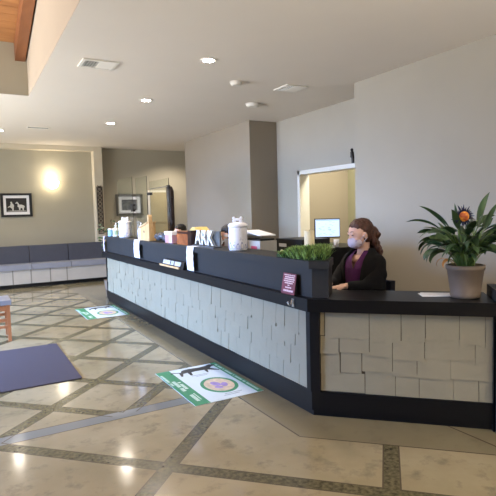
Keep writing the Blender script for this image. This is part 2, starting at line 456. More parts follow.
# kick board with toe
b = MB(); b.prism(outline(.0, YE+.05, EN+.02, .06), .045, .182); b.prism(outline(.02, YE+.06, EN+.02, .06), .0, .045)
b.build('kick_board', BLACK, ctr)
b = MB(); b.prism(outline(-.04, YE+.12, EN+.0, .40), .765, .855); b.bevel(.004, 2); b.build('ledge', BLACK, ctr)
# corner posts and end posts
b = MB(); b.prism([(2.095, 2.835), (2.095, 2.88), (2.13, 2.88), (2.17, 2.80), (2.139, 2.784)], .18, .766); b.build('corner_post', BLACK, ctr)
b = MB()
b.prism([(2.94-.01, 1.99-.01+.0), (2.965, 1.965), (3.02, 2.02), (2.985, 2.045)], .0, .766); b.build('end_post', BLACK, ctr)
b = MB(); b.box(2.10, 2.16, YE-.012, YE+.02, .18, .766); b.build('end_post', BLACK, ctr)
b = MB(); b.box(2.12, 2.46, YE-.02, YE, 0, .766); b.build('end_panel', BLACK, ctr)
# raised part on the long side, cap on top
def raised(off, ye, dd_, z0, z1, e):
    x0 = 2.10+off; u0 = 4.93+off*S2; x1 = x0+dd_; u1 = u0+dd_*S2
    pe = -.55+e
    return [(x0, ye), (x0, u0-x0), ((u0+pe)/2, (u0-pe)/2), ((u1+pe)/2, (u1-pe)/2), (x1, u1-x1), (x1, ye)]
b = MB(); b.prism(raised(.025, YE+.04, .26, 0, 0, 0), .855, 1.065); b.build('raised_front', GREYP, ctr)
b = MB(); b.prism(raised(-.012, YE+.06, .31, 0, 0, .012), 1.065, 1.12); b.bevel(.003, 1); b.build('raised_top', GREYP, ctr)
# end wing past the short face
W = Matrix(((d, d, 0, 0), (-d, d, 0, 0), (0, 0, 1, 0), (0, 0, 0, 1)))   # (along face, inwards)
b = MB(); b.prism([(.684, 3.44), (1.9, 3.44), (1.9, 3.80), (.684, 3.80)], 0.0, .93, M=W); b.build('end_wing', GREYP, ctr)
# inner worktop (lower)
b = MB()
b.prism([(2.50, 2.874), (2.66, 2.99), (2.66, YE), (2.50, YE)], .775, .812)
b.prism([(2.515, 2.86), (2.60, 2.98), (3.12, 2.46), (3.035, 2.34)], .775, .812)
b.prism([(2.66, 4.15), (2.84, 4.15), (2.84, 5.1), (2.66, 5.1)], .775, .812)
b.build('inner_worktop', BLACK, ctr)

# silver hook on the ledge edge
hk = thing('purse_hook', 'small chrome hook screwed to the ledge edge near the counter corner', 'hook', (2.0602, 2.985, .805))
MB().tube([(0, .0, .022), (-.012, 0, .018), (-.014, .0, -.004), (-.03, .0, -.016), (-.042, 0, -.008), (-.044, 0, .006)], .0055, 8).build('hook', METAL, hk)
MB().box(-.003, 0, -.014, .014, -.03, .03).build('plate', METAL, hk)
MB().ball((-.045, 0, .008), .008, u=10, v=8).build('tip', METAL, hk)

# ------------------------------------------------------------------ banquette under the picture
bq = thing('banquette', 'long built-in grey banquette along the back wall', 'bench', (0, 11.33, 0))
MB().box(-2.0, 2.93, .14, .45, 0, .09).build('plinth', DARKP, bq)
MB().box(-2.0, 2.95, .0, .45, .09, .385).build('seat_box', BENCHT, bq)
js = MB()
BJ = mat('bench_joint', (140, 136, 126), .7)
for xx in (-1.6, -1.05, -.5, .05, .55, .83, 1.18, 1.56, 1.9): MB().box(xx-.012, xx+.012, -.003, .0, .09, .385).build('joint_strip', BJ, bq)
for i in range(6):
    x0 = -2.0+.8*i if i else -2.0
    x1 = min(x0+.8, 2.60) if i < 5 else 2.95
    s = MB(); s.box(x0+.006, x1-.006, -.03, .32, .385, .50); s.bevel(.03, 4); s.build('seat_cushion', SEATV, bq)
    s = MB(); s.box(x0+.006, x1-.006, .32, .45, .50, .87); s.bevel(.025, 4); s.build('back_cushion', BACKV, bq)

# wall picture of two animals
pf = thing('framed_photograph', 'black framed black and white photo of two pale animals above the banquette', 'picture', (1.04, 12.045, 1.75))
f = MB()
for a in ((-.315, .315, .21, .255), (-.315, .315, -.255, -.21), (-.315, -.26, -.21, .21), (.26, .315, -.21, .21)): f.box(a[0], a[1], -.03, 0, a[2], a[3])
f.build('frame', BLKPL, pf)
MB().box(-.26, .26, -.012, -.002, -.21, .21).build('mat_board', WHITE, pf)
MB().box(-.205, .205, -.014, -.012, -.15, .15).build('print', mat('photo_black', (34, 32, 30), .4), pf)
an = MB(); an.mi = 0
Fx = Matrix(((1, 0, 0, 0), (0, 0, 1, -.0155), (0, 1, 0, 0), (0, 0, 0, 1)))
def blobflat(mb, cx, cz, rx, rz, rot=0, t=.001, M=Fx, n=14):
    pts = []
    for i in range(n):
        a = 2*PI*i/n; px, pz = rx*math.cos(a), rz*math.sin(a)
        pts.append((cx+px*math.cos(rot)-pz*math.sin(rot), cz+px*math.sin(rot)+pz*math.cos(rot)))
    mb.prism(pts, 0, t, M=M)
for q in ((-.09, -.02, .04, .055), (-.1, .045, .018, .03, .2), (-.075, -.075, .016, .05), (-.13, -.03, .05, .012, .4), (.09, -.03, .075, .038, -.15), (.03, .03, .016, .045, .5), (.005, .05, .03, .012, .6), (.06, -.075, .016, .04), (.13, -.08, .016, .04), (-.0, -.13, .2, .008)):
    blobflat(an, *q)
an.build('animal_shapes', mat('photo_white', (205, 203, 198), .4), pf)

sc = thing('wall_sconce', 'glowing round wall sconce on the back wall right of the framed photo', 'wall lamp', (1.79, 12.05, 2.20))
MB().box(-.05, .05, -.03, 0, -.07, .07).build('back_plate', METAL, sc)
SG = mat('sconce_glass', (255, 240, 210), .4, emit=9, ecol=(255, 238, 205))
MB().lathe([(.03, -.10), (.09, -.07), (.13, 0), (.14, .06), (.135, .065)], c=(0, -.13, 0), n=24).build('glass_bowl', SG, sc)
l = bpy.data.lights.new('sconce', 'POINT'); l.energy = 4; l.color = (1, .88, .72); l.shadow_soft_size = .1
lo = bpy.data.objects.new('sconce_lamp', l); COL.objects.link(lo); lo.location = (1.79, 11.85, 2.42)

# tall metal wall art on the pillar
wa = thing('carved_wall_panel', 'tall narrow dark openwork panel hung on the cream pillar', 'wall decoration', (2.785, 11.795, 1.05))
a = MB(); a.box(-.065, -.05, -.02, 0, 0, 1.09); a.box(.05, .065, -.02, 0, 0, 1.09); a.box(-.05, .05, -.02, 0, 0, .02); a.box(-.05, .05, -.02, 0, 1.07, 1.09)
a.build('frame', mat('dark_bronze', (52, 42, 34), .6, noise=.2), wa)
a = MB(); random.seed(9)
for i in range(11):
    z = .06+.097*i
    a.box(-.052, .052, -.014, -.004, z-.006, z+.006)
    a.tube([(-.045, -.01, z+.01), (0, -.012, z+.048), (.045, -.01, z+.085)], .008, 6); a.tube([(.045, -.01, z+.01), (0, -.012, z+.048), (-.045, -.01, z+.085)], .008, 6)
    a.ball((0, -.012, z+.048), (.022, .008, .022), u=10, v=6)
a.build('openwork', mat('dark_bronze_cast', (70, 56, 44), .6, noise=.3, scale=30), wa)

# large framed picture on the far wall, seen through the shields
p2 = thing('framed_print', 'grey framed print with wide white mat on the far wall behind the clear shields', 'picture', (3.55, 12.045, 1.71))
f = MB()
for a in ((-.33, .33, .20, .26), (-.33, .33, -.26, -.20), (-.33, -.27, -.20, .20), (.27, .33, -.20, .20)): f.box(a[0], a[1], -.03, 0, a[2], a[3])
f.build('frame', mat('grey_frame', (84, 82, 76), .5, noise=.1), p2)
MB().box(-.27, .27, -.012, -.002, -.20, .20).build('mat_board', WHITE, p2)
MB().box(-.19, .19, -.014, -.012, -.13, .13).build('print', mat('print_grey', (92, 94, 98), .4, noise=.5, scale=14), p2)

# ------------------------------------------------------------------ floor mats
dm = MB(); dm.box(-.55, .86, 4.64, 6.10, .0, .010); dm.bevel(.003, 1)
tag(dm.build('door_mat', mat('blue_grey_carpet', (68, 61, 68), .95, noise=.22, scale=90, bump=.5, bscale=160)), 'large plain blue grey entrance mat lying on the floor at left', 'mat')

GREEN = mat('poster_green', (52, 134, 92), .45, noise=.05, scale=6)
PWHITE = mat('poster_white', (208, 220, 226), .4, noise=.03, scale=4)
PDARK = mat('poster_black', (40, 42, 44), .5)
PTEXT = mat('poster_lettering', (210, 226, 214), .5)
PBEIGE = mat('poster_beige', (204, 184, 160), .5, noise=.2, scale=20)
PPUR = mat('poster_lilac', (150, 130, 190), .5, noise=.2, scale=20)
def decal(x, y, label):
    t = thing('floor_poster', label, 'floor sign', (x, y, 0), group='green and white distancing posters on the floor')
    w, h = .305, .46
    MB().box(-w, w, -h, h, 0, .003).build('sheet', PWHITE, t)
    g = MB(); g.box(-w, -w+.13, -h, h, .003, .004); g.box(w-.055, w, -h, h, .003, .004); g.build('green_band', GREEN, t)
    g = MB(); Z = Matrix.Translation((0, 0, .003))
    P = [(-.13, .34), (-.10, .375), (-.02, .385), (.08, .375), (.15, .385), (.19, .40), (.235, .385), (.235, .365), (.19, .355), (.16, .33), (.22, .27), (.205, .262), (.12, .31), (.10, .262), (.085, .262), (.09, .315), (0, .32), (-.04, .315), (-.06, .26), (-.08, .26), (-.075, .32), (-.12, .315), (-.15, .265), (-.165, .27), (-.15, .335), (-.20, .35), (-.235, .33), (-.21, .365)]
    g.prism([(a+.03, .325+(b-.325)*1.5) for a, b in P], 0, .0012, M=Z); g.build('dog_silhouette', PDARK, t)
    g = MB(); blobflat(g, .06, -.13, .155, .20, 0, .0010, Z, 32); g.build('green_oval', GREEN, t)
    g = MB(); blobflat(g, .06, -.13, .125, .165, 0, .0018, Z, 28); g.build('oval_picture', PBEIGE, t)
    g = MB(); blobflat(g, .04, -.10, .035, .06, .3, .0024, Z, 14); blobflat(g, .10, -.15, .03, .05, -.3, .0024, Z, 14); blobflat(g, .03, -.19, .025, .04, .8, .0024, Z, 14); g.build('oval_figures', PPUR, t)
    g = MB(); random.seed(3)
    def row(x0, x1, y0, y1, n):
        yy = y0; st = (y1-y0)/n
        for i in range(n):
            if random.random() > .12: g.box(x0, x1, yy+st*.12, yy+st*.8, .004, .0046)
            yy += st
    row(-.295, -.275, .05, .38, 22); row(-.265, -.235, -.12, .16, 10); row(-.228, -.20, -.08, .12, 7); row(-.255, -.225, -.38, -.22, 7); row(-.215, -.205, -.36, -.2, 9)
    row(.27, .288, -.42, .40, 40)
    g.build('lettering', PTEXT, t)
    g = MB()
    for yy, a, b2 in ((.20, -.05, .12), (.17, -.02, .09), (-.36, 0, .16), (-.39, -.02, .12)): g.box(a, b2, yy, yy+.008, .003, .0036)
    g.build('small_text', mat('poster_text_grey', (130, 140, 150), .5), t)
    return t
decal(1.77, 3.92, 'nearer green and white floor poster with a running dog and green oval')
decal(1.77, 7.72, 'farther green and white floor poster near the far end of the counter')

# ------------------------------------------------------------------ wooden chair at left edge
wc = thing('wooden_chair', 'honey wood chair with grey padded seat cut by the left edge', 'chair', (.22, 6.78, 0))
for sx, sy in ((1, 1), (1, -1), (-1, 1), (-1, -1)):
    L_ = MB(); x = .19*sx; y = .20*sy; top = .44 if sx > 0 else .86
    L_.box(x-.019, x+.019, y-.019, y+.019, 0, top); L_.bevel(.004, 1); L_.build('leg', CHAIRW, wc)
a = MB()
for sy in (-1, 1): a.box(-.18, .18, .20*sy-.011, .20*sy+.011, .37, .43)
for sx in (-1, 1): a.box(.19*sx-.011, .19*sx+.011, -.19, .19, .37, .43)
a.build('apron', CHAIRW, wc)
for sy in (-1, 1):
    for zz in (.16, .245): MB().box(-.18, .18, .20*sy-.009, .20*sy+.009, zz, zz+.03).build('stretcher', CHAIRW, wc)
s = MB(); s.box(-.21, .225, -.225, .225, .44, .495); s.bevel(.022, 4); s.build('seat', SEATV, wc)
s = MB(); s.box(-.205, -.18, -.18, .18, .62, .86); s.bevel(.006, 2); s.build('backrest', CHAIRW, wc)

# ------------------------------------------------------------------ things on the counter
TZ = 1.12
def bone(mb, c, L_, r):
    x, y, z = c
    mb.tube([(x, y-L_/2, z), (x, y+L_/2, z)], r*.75, 10)
    for s_ in (-1, 1):
        for q in (-1, 1): mb.ball((x, y+s_*L_/2, z+q*r*.8), r, u=12, v=8)
def treat_jar(x, y, r, h, label, group):
    t = thing('treat_jar', label, 'jar', (x, y, TZ), 1.05, group=group)
    MB().lathe([(r*.93, 0), (r*.98, .01), (r, .03), (r*.99, h-.02), (r*.96, h)], n=32).build('body', CERAM, t)
    l = MB(); l.lathe([(r*1.03, h), (r*1.06, h+.008), (r*1.05, h+.022), (r*.85, h+.038), (r*.4, h+.046), (.001, h+.048)], n=32); lid = l.build('lid', CERAM, t)
    k = MB(); bone(k, (0, 0, h+.072), r*.78, .0155); k.tube([(0, -.02, h+.04), (0, -.02, h+.07)], .008, 8); k.tube([(0, .02, h+.04), (0, .02, h+.07)], .008, 8); k.build('bone_handle', CERAM, lid)
    g = MB()
    for i in range(14):   # little painted houses round the belly
        a_ = 2*PI*i/14; M = Matrix.Rotation(a_, 4, 'Z') @ Matrix.Translation((r*.992, 0, 0))
        hh = .016+.010*(i % 3)
        for q in ((-.014, -.011, .02, .02+hh), (.011, .014, .02, .02+hh), (-.014, .014, .018, .021)): g.box(0, .0025, *q, M=M)
        for k2 in (-1, 1):
            g.box(0, .0025, -.002, .002, 0, .026, M=M @ Matrix.Translation((0, 0, .02+hh+.014)) @ Matrix.Rotation(k2*.85, 4, 'X') @ Matrix.Translation((0, 0, -.016)))
    g.build('painted_houses', CERB, t)
    return t
treat_jar(2.23, 4.115, .088, .215, 'large white ceramic treat jar with bone handle and blue painted houses', 'white treat jars with bone lids')
treat_jar(2.24, 7.88, .105, .225, 'white ceramic treat jar standing behind the clear shield near the far end', 'white treat jars with bone lids')

# pump bottles
def pump(x, y, r, h, body, band, label):
    t = thing('pump_bottle', label, 'bottle', (x, y, TZ), group='pump bottles on the counter')
    MB().lathe([(r*.95, 0), (r, .01), (r, h*.72), (r*.75, h*.84), (r*.35, h*.9), (r*.32, h)], n=20).build('body', body, t)
    p = MB(); p.lathe([(r*.4, h), (r*.4, h+.02), (.006, h+.022), (.006, h+.055)], n=12); p.tube([(0, 0, h+.055), (-.005, -.03, h+.058), (-.005, -.045, h+.045)], .007, 8); p.build('pump', WHITE, t)
    MB().lathe([(r*1.01, h*.2), (r*1.015, h*.21), (r*1.015, h*.58), (r*1.01, h*.59)], n=20).build('label_band', band, t)
LBLUE = mat('label_blue', (140, 184, 214), .5, noise=.15, scale=30)
LGRN = mat('label_green', (170, 196, 160), .5, noise=.15, scale=30)
CLEARW = mat('milky_plastic', (226, 230, 214), .3, noise=.03)
pump(2.20, 8.30, .055, .165, CLEARW, LGRN, 'pump bottle of pale hand gel at the far end of the counter')
pump(2.22, 7.02, .046, .175, mat('white_plastic', (228, 228, 232), .3), mat('label_lilac', (190, 186, 206), .5, noise=.2, scale=30), 'white pump bottle between the far treat jar and wooden box')
wt = thing('wipes_tub', 'short pale blue tub beside the hand gel at the far end of the counter', 'tub', (2.17, 8.50, TZ))
MB().lathe([(.05, 0), (.052, .01), (.052, .10), (.048, .11)], n=20).build('body', LBLUE, wt)
MB().lathe([(.053, .11), (.053, .125), (.03, .13)], n=20).build('lid', WHITE, wt)

# clear shields
def shield(y0, y1, zt, x, label):
    t = thing('clear_shield', label, 'screen', (x, (y0+y1)/2, TZ), group='clear acrylic shields on the counter')
    w = (y1-y0)/2; h = zt-TZ
    MB().box(-.003, .003, -w, w, .0, h).build('sheet', ACRYL, t)
    f = MB()
    for s_ in (-1, 1): f.box(-.05, .05, s_*w*.75-.012, s_*w*.75+.012, 0, .04)
    f.build('foot', ACRYL, t)
    return t, w, h
s1, w1, h1 = shield(7.62, 8.45, 2.06, 2.30, 'leftmost clear acrylic shield standing at the far end of the counter')
s2, w2, h2 = shield(6.92, 7.45, 2.02, 2.30, 'middle clear acrylic shield behind the white pump bottle')
s3, w3, h3 = shield(6.05, 6.80, 1.93, 2.30, 'clear acrylic shield behind the wooden box, rightmost of the three')
for t, w, h, zz in ((s1, w1, h1, (.42, .50)), (s3, w3, h3, (.64,))):
    for z in zz:
        y = -w if t is s1 else w
        MB().box(-.02, .02, y-.06, y+.06, z-.018, z+.018).build('clip', BLKPL, t)
MB().box(-.006, .006, -w3, w3, .70, .712).build('rail', METAL, s3)
MB().box(-.012, .012, -w3-.02, -w3+.03, .67, .72).build('clip', BLKPL, s3)

# wooden donation house
wh = thing('wooden_box', 'pale wooden house shaped box with slanted top and upright back board', 'box', (2.22, 6.62, TZ))
b = MB(); Mx = Matrix(((0, 0, 1, -.075), (-1, 0, 0, 0), (0, 1, 0, 0), (0, 0, 0, 1)))
b.prism([(-.2, 0), (.13, 0), (.13, .235), (-.2, .165)], 0, .11, M=Mx); b.bevel(.004, 1); b.build('body', BIRCH, wh)
b = MB(); b.prism([(-.235, .160), (.135, .238), (.135, .256), (-.235, .178)], -.012, .12, M=Mx); b.build('lid', BIRCH, wh)
b = MB(); b.prism([(.13, 0), (.18, 0), (.18, .33), (.17, .35), (.14, .35), (.13, .33)], .0, .05, M=Mx); b.bevel(.004, 1); b.build('back_board', BIRCH, wh)
MB().tube([(-.078, .03, .12), (-.0745, .03, .12)], .017, 16).build('hole', mat('hole_dark', (50, 34, 20), .9), wh)

# crumpled grey bag
gb = MB(); random.seed(5)
for i in range(9): gb.ball((random.uniform(-.03, .03), random.uniform(-.14, .14), .045+random.uniform(0, .03)), (random.uniform(.03, .05), random.uniform(.05, .08), random.uniform(.035, .055)), u=12, v=8)
gb.limb((0, -.06, .08), .035, (0, -.12, .12), .012)
gbo = remesh(gb.build('crumpled_bag', mat('dark_film', (78, 80, 86), .22, noise=.6, scale=22, bump=.6, bscale=30), loc=(2.22, 6.13, TZ)), .008, 2)
tag(gbo, 'crumpled dark grey plastic bag right of the wooden box', 'bag')
# small printed carton
ct = thing('printed_carton', 'small white topped carton with pink and orange print', 'box', (2.22, 5.76, TZ))
b = MB(); b.box(-.06, .06, -.12, .12, 0, .10); b.bevel(.004, 1); b.build('body', dots('pink_print', (190, 150, 170), (214, 150, 96), 14, .52, .5), ct)
b = MB(); b.prism([(-.065, -.125), (.065, -.125), (.065, .125), (-.065, .125)], .10, .14); b.bevel(.008, 2); b.build('lid', WHITE, ct)
b = MB(); b.box(-.061, -.06, -.11, -.02, .01, .10); b.build('label', mat('pale_lilac', (214, 206, 220), .5), ct)
# glossy brown box
cb = thing('glossy_brown_box', 'glossy copper brown box with dark end standing left of the metal letters', 'box', (2.22, 5.26, TZ))
b = MB(); b.box(-.06, .08, -.11, .22, 0, .155); b.bevel(.004, 1); b.build('body', mat('copper_print', (164, 96, 58), .22, noise=.35, scale=9, coat=.5), cb)
b = MB(); b.box(-.065, .085, -.20, -.11, 0, .165); b.bevel(.004, 1); b.build('end', mat('dark_brown', (50, 28, 22), .3), cb)
b = MB(); b.box(-.062, -.06, -.10, .21, .125, .15); b.build('top_band', mat('dark_band', (70, 40, 30), .3), cb)
# metal letters ARK
ar = thing('letter_sign', 'silver block letters reading ARK on a grey base', 'sign', (2.20, 4.80, TZ))
b = MB(); b.box(-.045, .05, -.30, .24, 0, .012); b.build('base', mat('grey_base', (88, 92, 96), .5), ar)
b = MB(); b.box(.035, .05, -.29, .24, .012, .165); b.build('back_plate', mat('galvanised', (120, 124, 126), .35, metal=.6, noise=.3, scale=14), ar)
LET = mat('silver_letters', (232, 234, 236), .35, metal=.0, noise=.06, scale=20)
for ch, yy in (('A', .155), ('R', .0), ('K', -.155)):
    text('letter', ch, .215, LET, ar, Matrix.Translation((.0, yy, .088)) @ FACE_NX, .012, .004)
# yellow parcel behind
yp = thing('yellow_parcel', 'yellow padded parcel lying behind the metal letters', 'parcel', (2.62, 5.86, .812))
b = MB(); b.prism([(-.13, 0), (.13, 0), (.13, .44), (.04, .485), (-.04, .485), (-.13, .44)], -.17, .17, M=Matrix(((0, 0, .5, 0), (-1, 0, 0, 0), (0, 1, 0, 0), (0, 0, 0, 1)))); b.bevel(.01, 2); b.build('pouch', mat('yellow_card', (232, 196, 118), .6, noise=.05), yp)

# grass planter with candle
gp = thing('grass_mat', 'bushy green artificial grass clump in the counter corner around the candle', 'plant', (2.27, 2.98, TZ))
g = MB(); random.seed(11); g.mi = 0
def inplan(x, y):
    X, Y = 2.27+x, 2.98+y
    return 2.10 < X < 2.395 and 4.97 < X+Y and X-Y < -.575 and Y < 3.23
for i in range(6500):
    x, y = random.uniform(-.17, .15), random.uniform(-.30, .30)
    if not inplan(x, y): continue
    e = min(1, abs(y+.03)/.24)
    hgt = random.uniform(.06, .105)*(1-.55*e*e)
    a_ = random.uniform(0, 2*PI); ln = random.uniform(.02, .075); w = random.uniform(.002, .004)
    dx, dy = math.cos(a_), math.sin(a_); px, py = -dy*w, dx*w
    z0 = random.uniform(0, .03)
    g.mi = 0 if random.random() < .8 else 1
    g.quad((x-px, y-py, z0), (x+px, y+py, z0), (x+dx*ln*.5+px, y+dy*ln*.5+py, z0+hgt*.6), (x+dx*ln*.5-px, y+dy*ln*.5-py, z0+hgt*.6))
    g.quad((x+dx*ln*.5-px, y+dy*ln*.5-py, z0+hgt*.6), (x+dx*ln*.5+px, y+dy*ln*.5+py, z0+hgt*.6), (x+dx*ln, y+dy*ln, hgt+z0*.3), (x+dx*ln-px*.2, y+dy*ln-py*.2, hgt+z0*.3))
g.build('grass_blades', [GRASS, LEAFD], gp)
b = MB(); b.prism([(-.155, .30), (-.155, -.10), (-.085, -.185), (.09, -.05), (.115, .30)], 0, .022); b.build('tray', GRASSD, gp)
cd = thing('pillar_candle', 'thick ivory pillar candle standing in the grass', 'candle', (2.262, 3.045, TZ+.022))
MB().lathe([(.038, 0), (.0385, .01), (.0385, .175), (.036, .181), (.02, .179), (.001, .177)], n=28).build('wax', WAX, cd)
MB().tube([(0, 0, .176), (.002, 0, .188)], .0015, 6).build('wick', BLKPL, cd)
bt = MB(); bone(bt, (0, 0, .02), .06, .013)
bo = bt.build('dog_biscuit', mat('pale_biscuit', (214, 190, 140), .7, noise=.1)); bo.location = (2.25, 3.36, TZ); bo.rotation_euler = (0, 0, .5)
tag(bo, 'pale bone shaped biscuit lying at the left edge of the grass', 'biscuit')

# hanging papers
def hangpaper(y0, y1, zb, label, m, x=2.086, fold=.01):
    t = MB(); n = 8; zs_ = [TZ+.003-(TZ+.003-zb)*i/n for i in range(n+1)]
    prof = [(x+.07, TZ+.004), (x+.0, TZ+.004)]+[(x-.004-fold*math.sin(i/n*PI)*(.6 if i % 2 else 1), z) for i, z in enumerate(zs_) if i]
    for (xa, za), (xb, zb_) in zip(prof, prof[1:]):
        s0 = .0
        t.quad((xa, y0, za), (xa, y1, za), (xb, y1, zb_), (xb, y0, zb_))
    bmesh.ops.remove_doubles(t.bm, verts=t.bm.verts, dist=.0005)
    o = t.build('paper_notice', m); sm = o.modifiers.new('s', 'SOLIDIFY'); sm.thickness = .0012
    tag(o, label, 'paper', 'papers hanging over the counter front'); return o
PRT = dots('printed_receipt', (232, 232, 238), (186, 190, 204), 34, .62, .7)
hangpaper(6.68, 6.93, .875, 'white printed slip hanging over the counter below the far pump bottle', PRT)
hangpaper(4.83, 5.01, .865, 'long white printed slip hanging over the counter below the metal letters', PRT)
hangpaper(8.62, 8.69, .86, 'pale lilac sheet hanging at the far end of the counter', mat('lilac_paper', (206, 196, 226), .7), x=2.084)

# name block on the ledge
nb = thing('desk_sign', 'low black ledge sign with silver lettering on a wooden strip', 'sign', (2.065, 5.46, .855))
b = MB(); b.prism([(-.0, 0), (.065, 0), (.05, .085), (.025, .085)], -.36, .30, M=Matrix(((1, 0, 0, 0), (0, 0, 1, 0), (0, 1, 0, 0), (0, 0, 0, 1)))); b.build('block', BLKPL, nb)
b = MB(); b.box(-.012, .0, -.26, .36, 0, .02); b.build('wooden_strip', BIRCH, nb)
b = MB(); random.seed(8); yy = .28
def face(y0, y1, z0, z1):
    b.prism([(.025*z0/.085-.006, z0), (.025*z0/.085, z0), (.025*z1/.085, z1), (.025*z1/.085-.006, z1)], y0, y1, M=Matrix(((1, 0, 0, 0), (0, 0, 1, 0), (0, 1, 0, 0), (0, 0, 0, 1))))
for wlen in (5, 2, 4):
    for i in range(wlen):
        face(yy-.036, yy-.024, .030, .076); face(yy-.013, yy-.001, .030, .076)
        zz = random.choice((.032, .048, .062)); face(yy-.026, yy-.01, zz, zz+.012)
        yy -= .046
    yy -= .026
b.build('silver_lettering', LET, nb)

# red notice leaning at the corner
rn = thing('red_notice', 'dark red notice card with white lettering leaning against the counter front', 'sign', (2.072, 3.07, .857), rotz=0)
lean = Matrix.Rotation(.18, 4, 'Y')
RC = mat('maroon_card', (122, 54, 68), .5, noise=.05)
b = MB(); b.box(-.004, 0, -.085, .085, 0, .155, M=lean); b.build('card', RC, rn)
b = MB(); random.seed(2)
for k_, (z, h_, a, e) in enumerate(((.138, .007, -.07, .07), (.122, .009, -.065, .055), (.107, .009, -.07, .06), (.092, .009, -.065, .068), (.077, .009, -.05, .05), (.062, .007, -.012, .012), (.044, .009, -.04, .04), (.018, .014, -.065, .06))):
    y = a
    while y < e:
        w_ = random.uniform(.008, .02); b.box(-.0052, -.004, y, min(y+w_, e), z, z+h_, M=lean); y += w_+.004
b.build('lettering', mat('pink_white_ink', (232, 206, 208), .6), rn)
b = MB(); b.prism([(0, 0), (.04, 0), (.022, .13)], -.082, -.078, M=Matrix(((1, 0, 0, 0), (0, 0, 1, 0), (0, 1, 0, 0), (0, 0, 0, 1)))); b.build('easel', BLKPL, rn)

# papers on the short ledge beneath the pot
pp = MB(); Mz = Matrix.Rotation(-.62, 4, 'Z'); pp.box(-.10, .10, -.07, .07, 0, .002, M=Mz); pp.box(-.09, .11, -.06, .075, .002, .005, M=Matrix.Rotation(-.75, 4, 'Z'))
po = pp.build('paper_sheets', WHITE, loc=(2.865, 2.395, .856)); tag(po, 'loose white sheets lying on the ledge left of the potted plant', 'paper')

# ------------------------------------------------------------------ potted lily
pl = thing('potted_plant', 'leafy peace lily in a square-shouldered taupe pot on the short ledge', 'plant', (2.955, 2.215, .856))
p = MB(); p.lathe([(.090, 0), (.097, .008), (.099, .03), (.097, .034), (.118, .19), (.124, .192), (.126, .222), (.112, .224), (.108, .20)], n=36); p.build('pot', POT, pl)
MB().lathe([(.107, .198), (.08, .204), (.001, .208)], n=24).build('soil', SOIL, pl)
fol = MB(); stm = MB()
def leaf(base, az, L_, rise, droop, w, stem_len, mi):
    """petiole arcs up and out from base, then a lanceolate blade that curves over"""
    dx, dy = math.cos(az), math.sin(az)
    pts = []; N = 18
    total = stem_len+L_
    x = 0; z = 0; ang = rise
    for i in range(N+1):
        pts.append(Vector((base[0]+dx*x, base[1]+dy*x, base[2]+z)))
        t = i/N
        st = total/N
        ang2 = rise-droop*(t**2)
        x += math.cos(ang2)*st; z += math.sin(ang2)*st
    k0 = int(N*stem_len/total)
    stm.tube(pts[:k0+1], [.0032]*(k0+1), 6)
    side = Vector((-dy, dx, 0)); tw = random.uniform(-1.1, 1.1)
    prev = None
    fol.mi = mi
    for i in range(k0, N+1):
        t = (i-k0)/(N-k0)
        ww = w*(math.sin(PI*min(1, t*.93+.06))**.8)*(1-.25*t) if i < N else .0005
        dirv = (pts[min(i+1, N)]-pts[max(i-1, 0)]).normalized()
        sd = (Matrix.Rotation(tw*t*1.2+tw*.4, 3, dirv) @ side)
        up = sd.cross(dirv)
        a_, c_, b_ = pts[i]-sd*ww+up*ww*.35, pts[i], pts[i]+sd*ww+up*ww*.35
        cur = [fol.bm.verts.new(q) for q in (a_, c_, b_)]
        if prev:
            for q in ((0, 1), (1, 2)):
                f = fol.bm.faces.new((prev[q[0]], prev[q[1]], cur[q[1]], cur[q[0]])); f.smooth = True; f.material_index = mi
        prev = cur
random.seed(21)
for i in range(110):
    az = random.uniform(0, 2*PI); el = random.random()
    rise = random.uniform(1.0, 1.5)
    sl = random.uniform(.10, .32); bl = random.uniform(.12, .19)
    br = .05*math.sqrt(random.random())
    dr = random.uniform(.9, 3.3)
    leaf((br*math.cos(az), br*math.sin(az), .205), az, bl, rise, dr, random.uniform(.020, .034), sl, 0 if random.random() < .62 else 1)
# long outer leaves matching the silhouette: left arching, top upright, right ones
Lf = math.atan2(.49, -.87)     # towards image left
for az, rise, dr, sl, bl, w in ((Lf, 1.2, 1.7, .34, .22, .016), (Lf+.2, 1.25, 1.1, .32, .24, .015), (Lf+.3, 1.2, 2.2, .30, .2, .02), (Lf+PI, 1.45, .5, .33, .2, .024), (Lf-.5, 1.1, 3.0, .2, .16, .024), (Lf+.7, 1.0, 3.0, .16, .16, .026), (Lf+1.2, 1.0, 3.2, .14, .16, .024), (Lf-.15, 1.3, 1.6, .22, .2, .018), (Lf+.1, 1.35, .9, .30, .16, .016), (Lf+.05, 1.15, 2.2, .25, .18, .018),
                                (Lf-.3, 1.1, 2.6, .18, .2, .024), (Lf+PI, 1.25, .35, .28, .20, .022), (Lf+PI+.2, 1.35, .3, .30, .16, .018), (Lf, 1.52, .25, .24, .2, .02), (Lf+PI, 1.1, 1.4, .22, .2, .028), (Lf+PI-.3, 1.0, 1.9, .24, .22, .03), (Lf+PI+.2, 1.2, 1.6, .24, .2, .026)):
    leaf((.02*math.cos(az), .02*math.sin(az), .205), az, bl, rise, dr, w, sl, 0)
fol.build('foliage', [LEAF, LEAFD], pl); stm.build('stems', mat('stem_green', (98, 126, 66), .5), pl)
yl = MB(); fol = yl; stm2 = stm; stm = MB()
for az, q in ((Lf-.2, .07), (Lf+.35, .06)):
    leaf((.06*math.cos(az), .06*math.sin(az), .20), az, .11, 1.0, 3.4, .012, .09, 0)
yl.build('yellowing_leaves', mat('yellow_leaf', (196, 140, 78), .5, noise=.2), pl); stm.build('stems', mat('stem_yellow', (150, 130, 70), .5), pl)
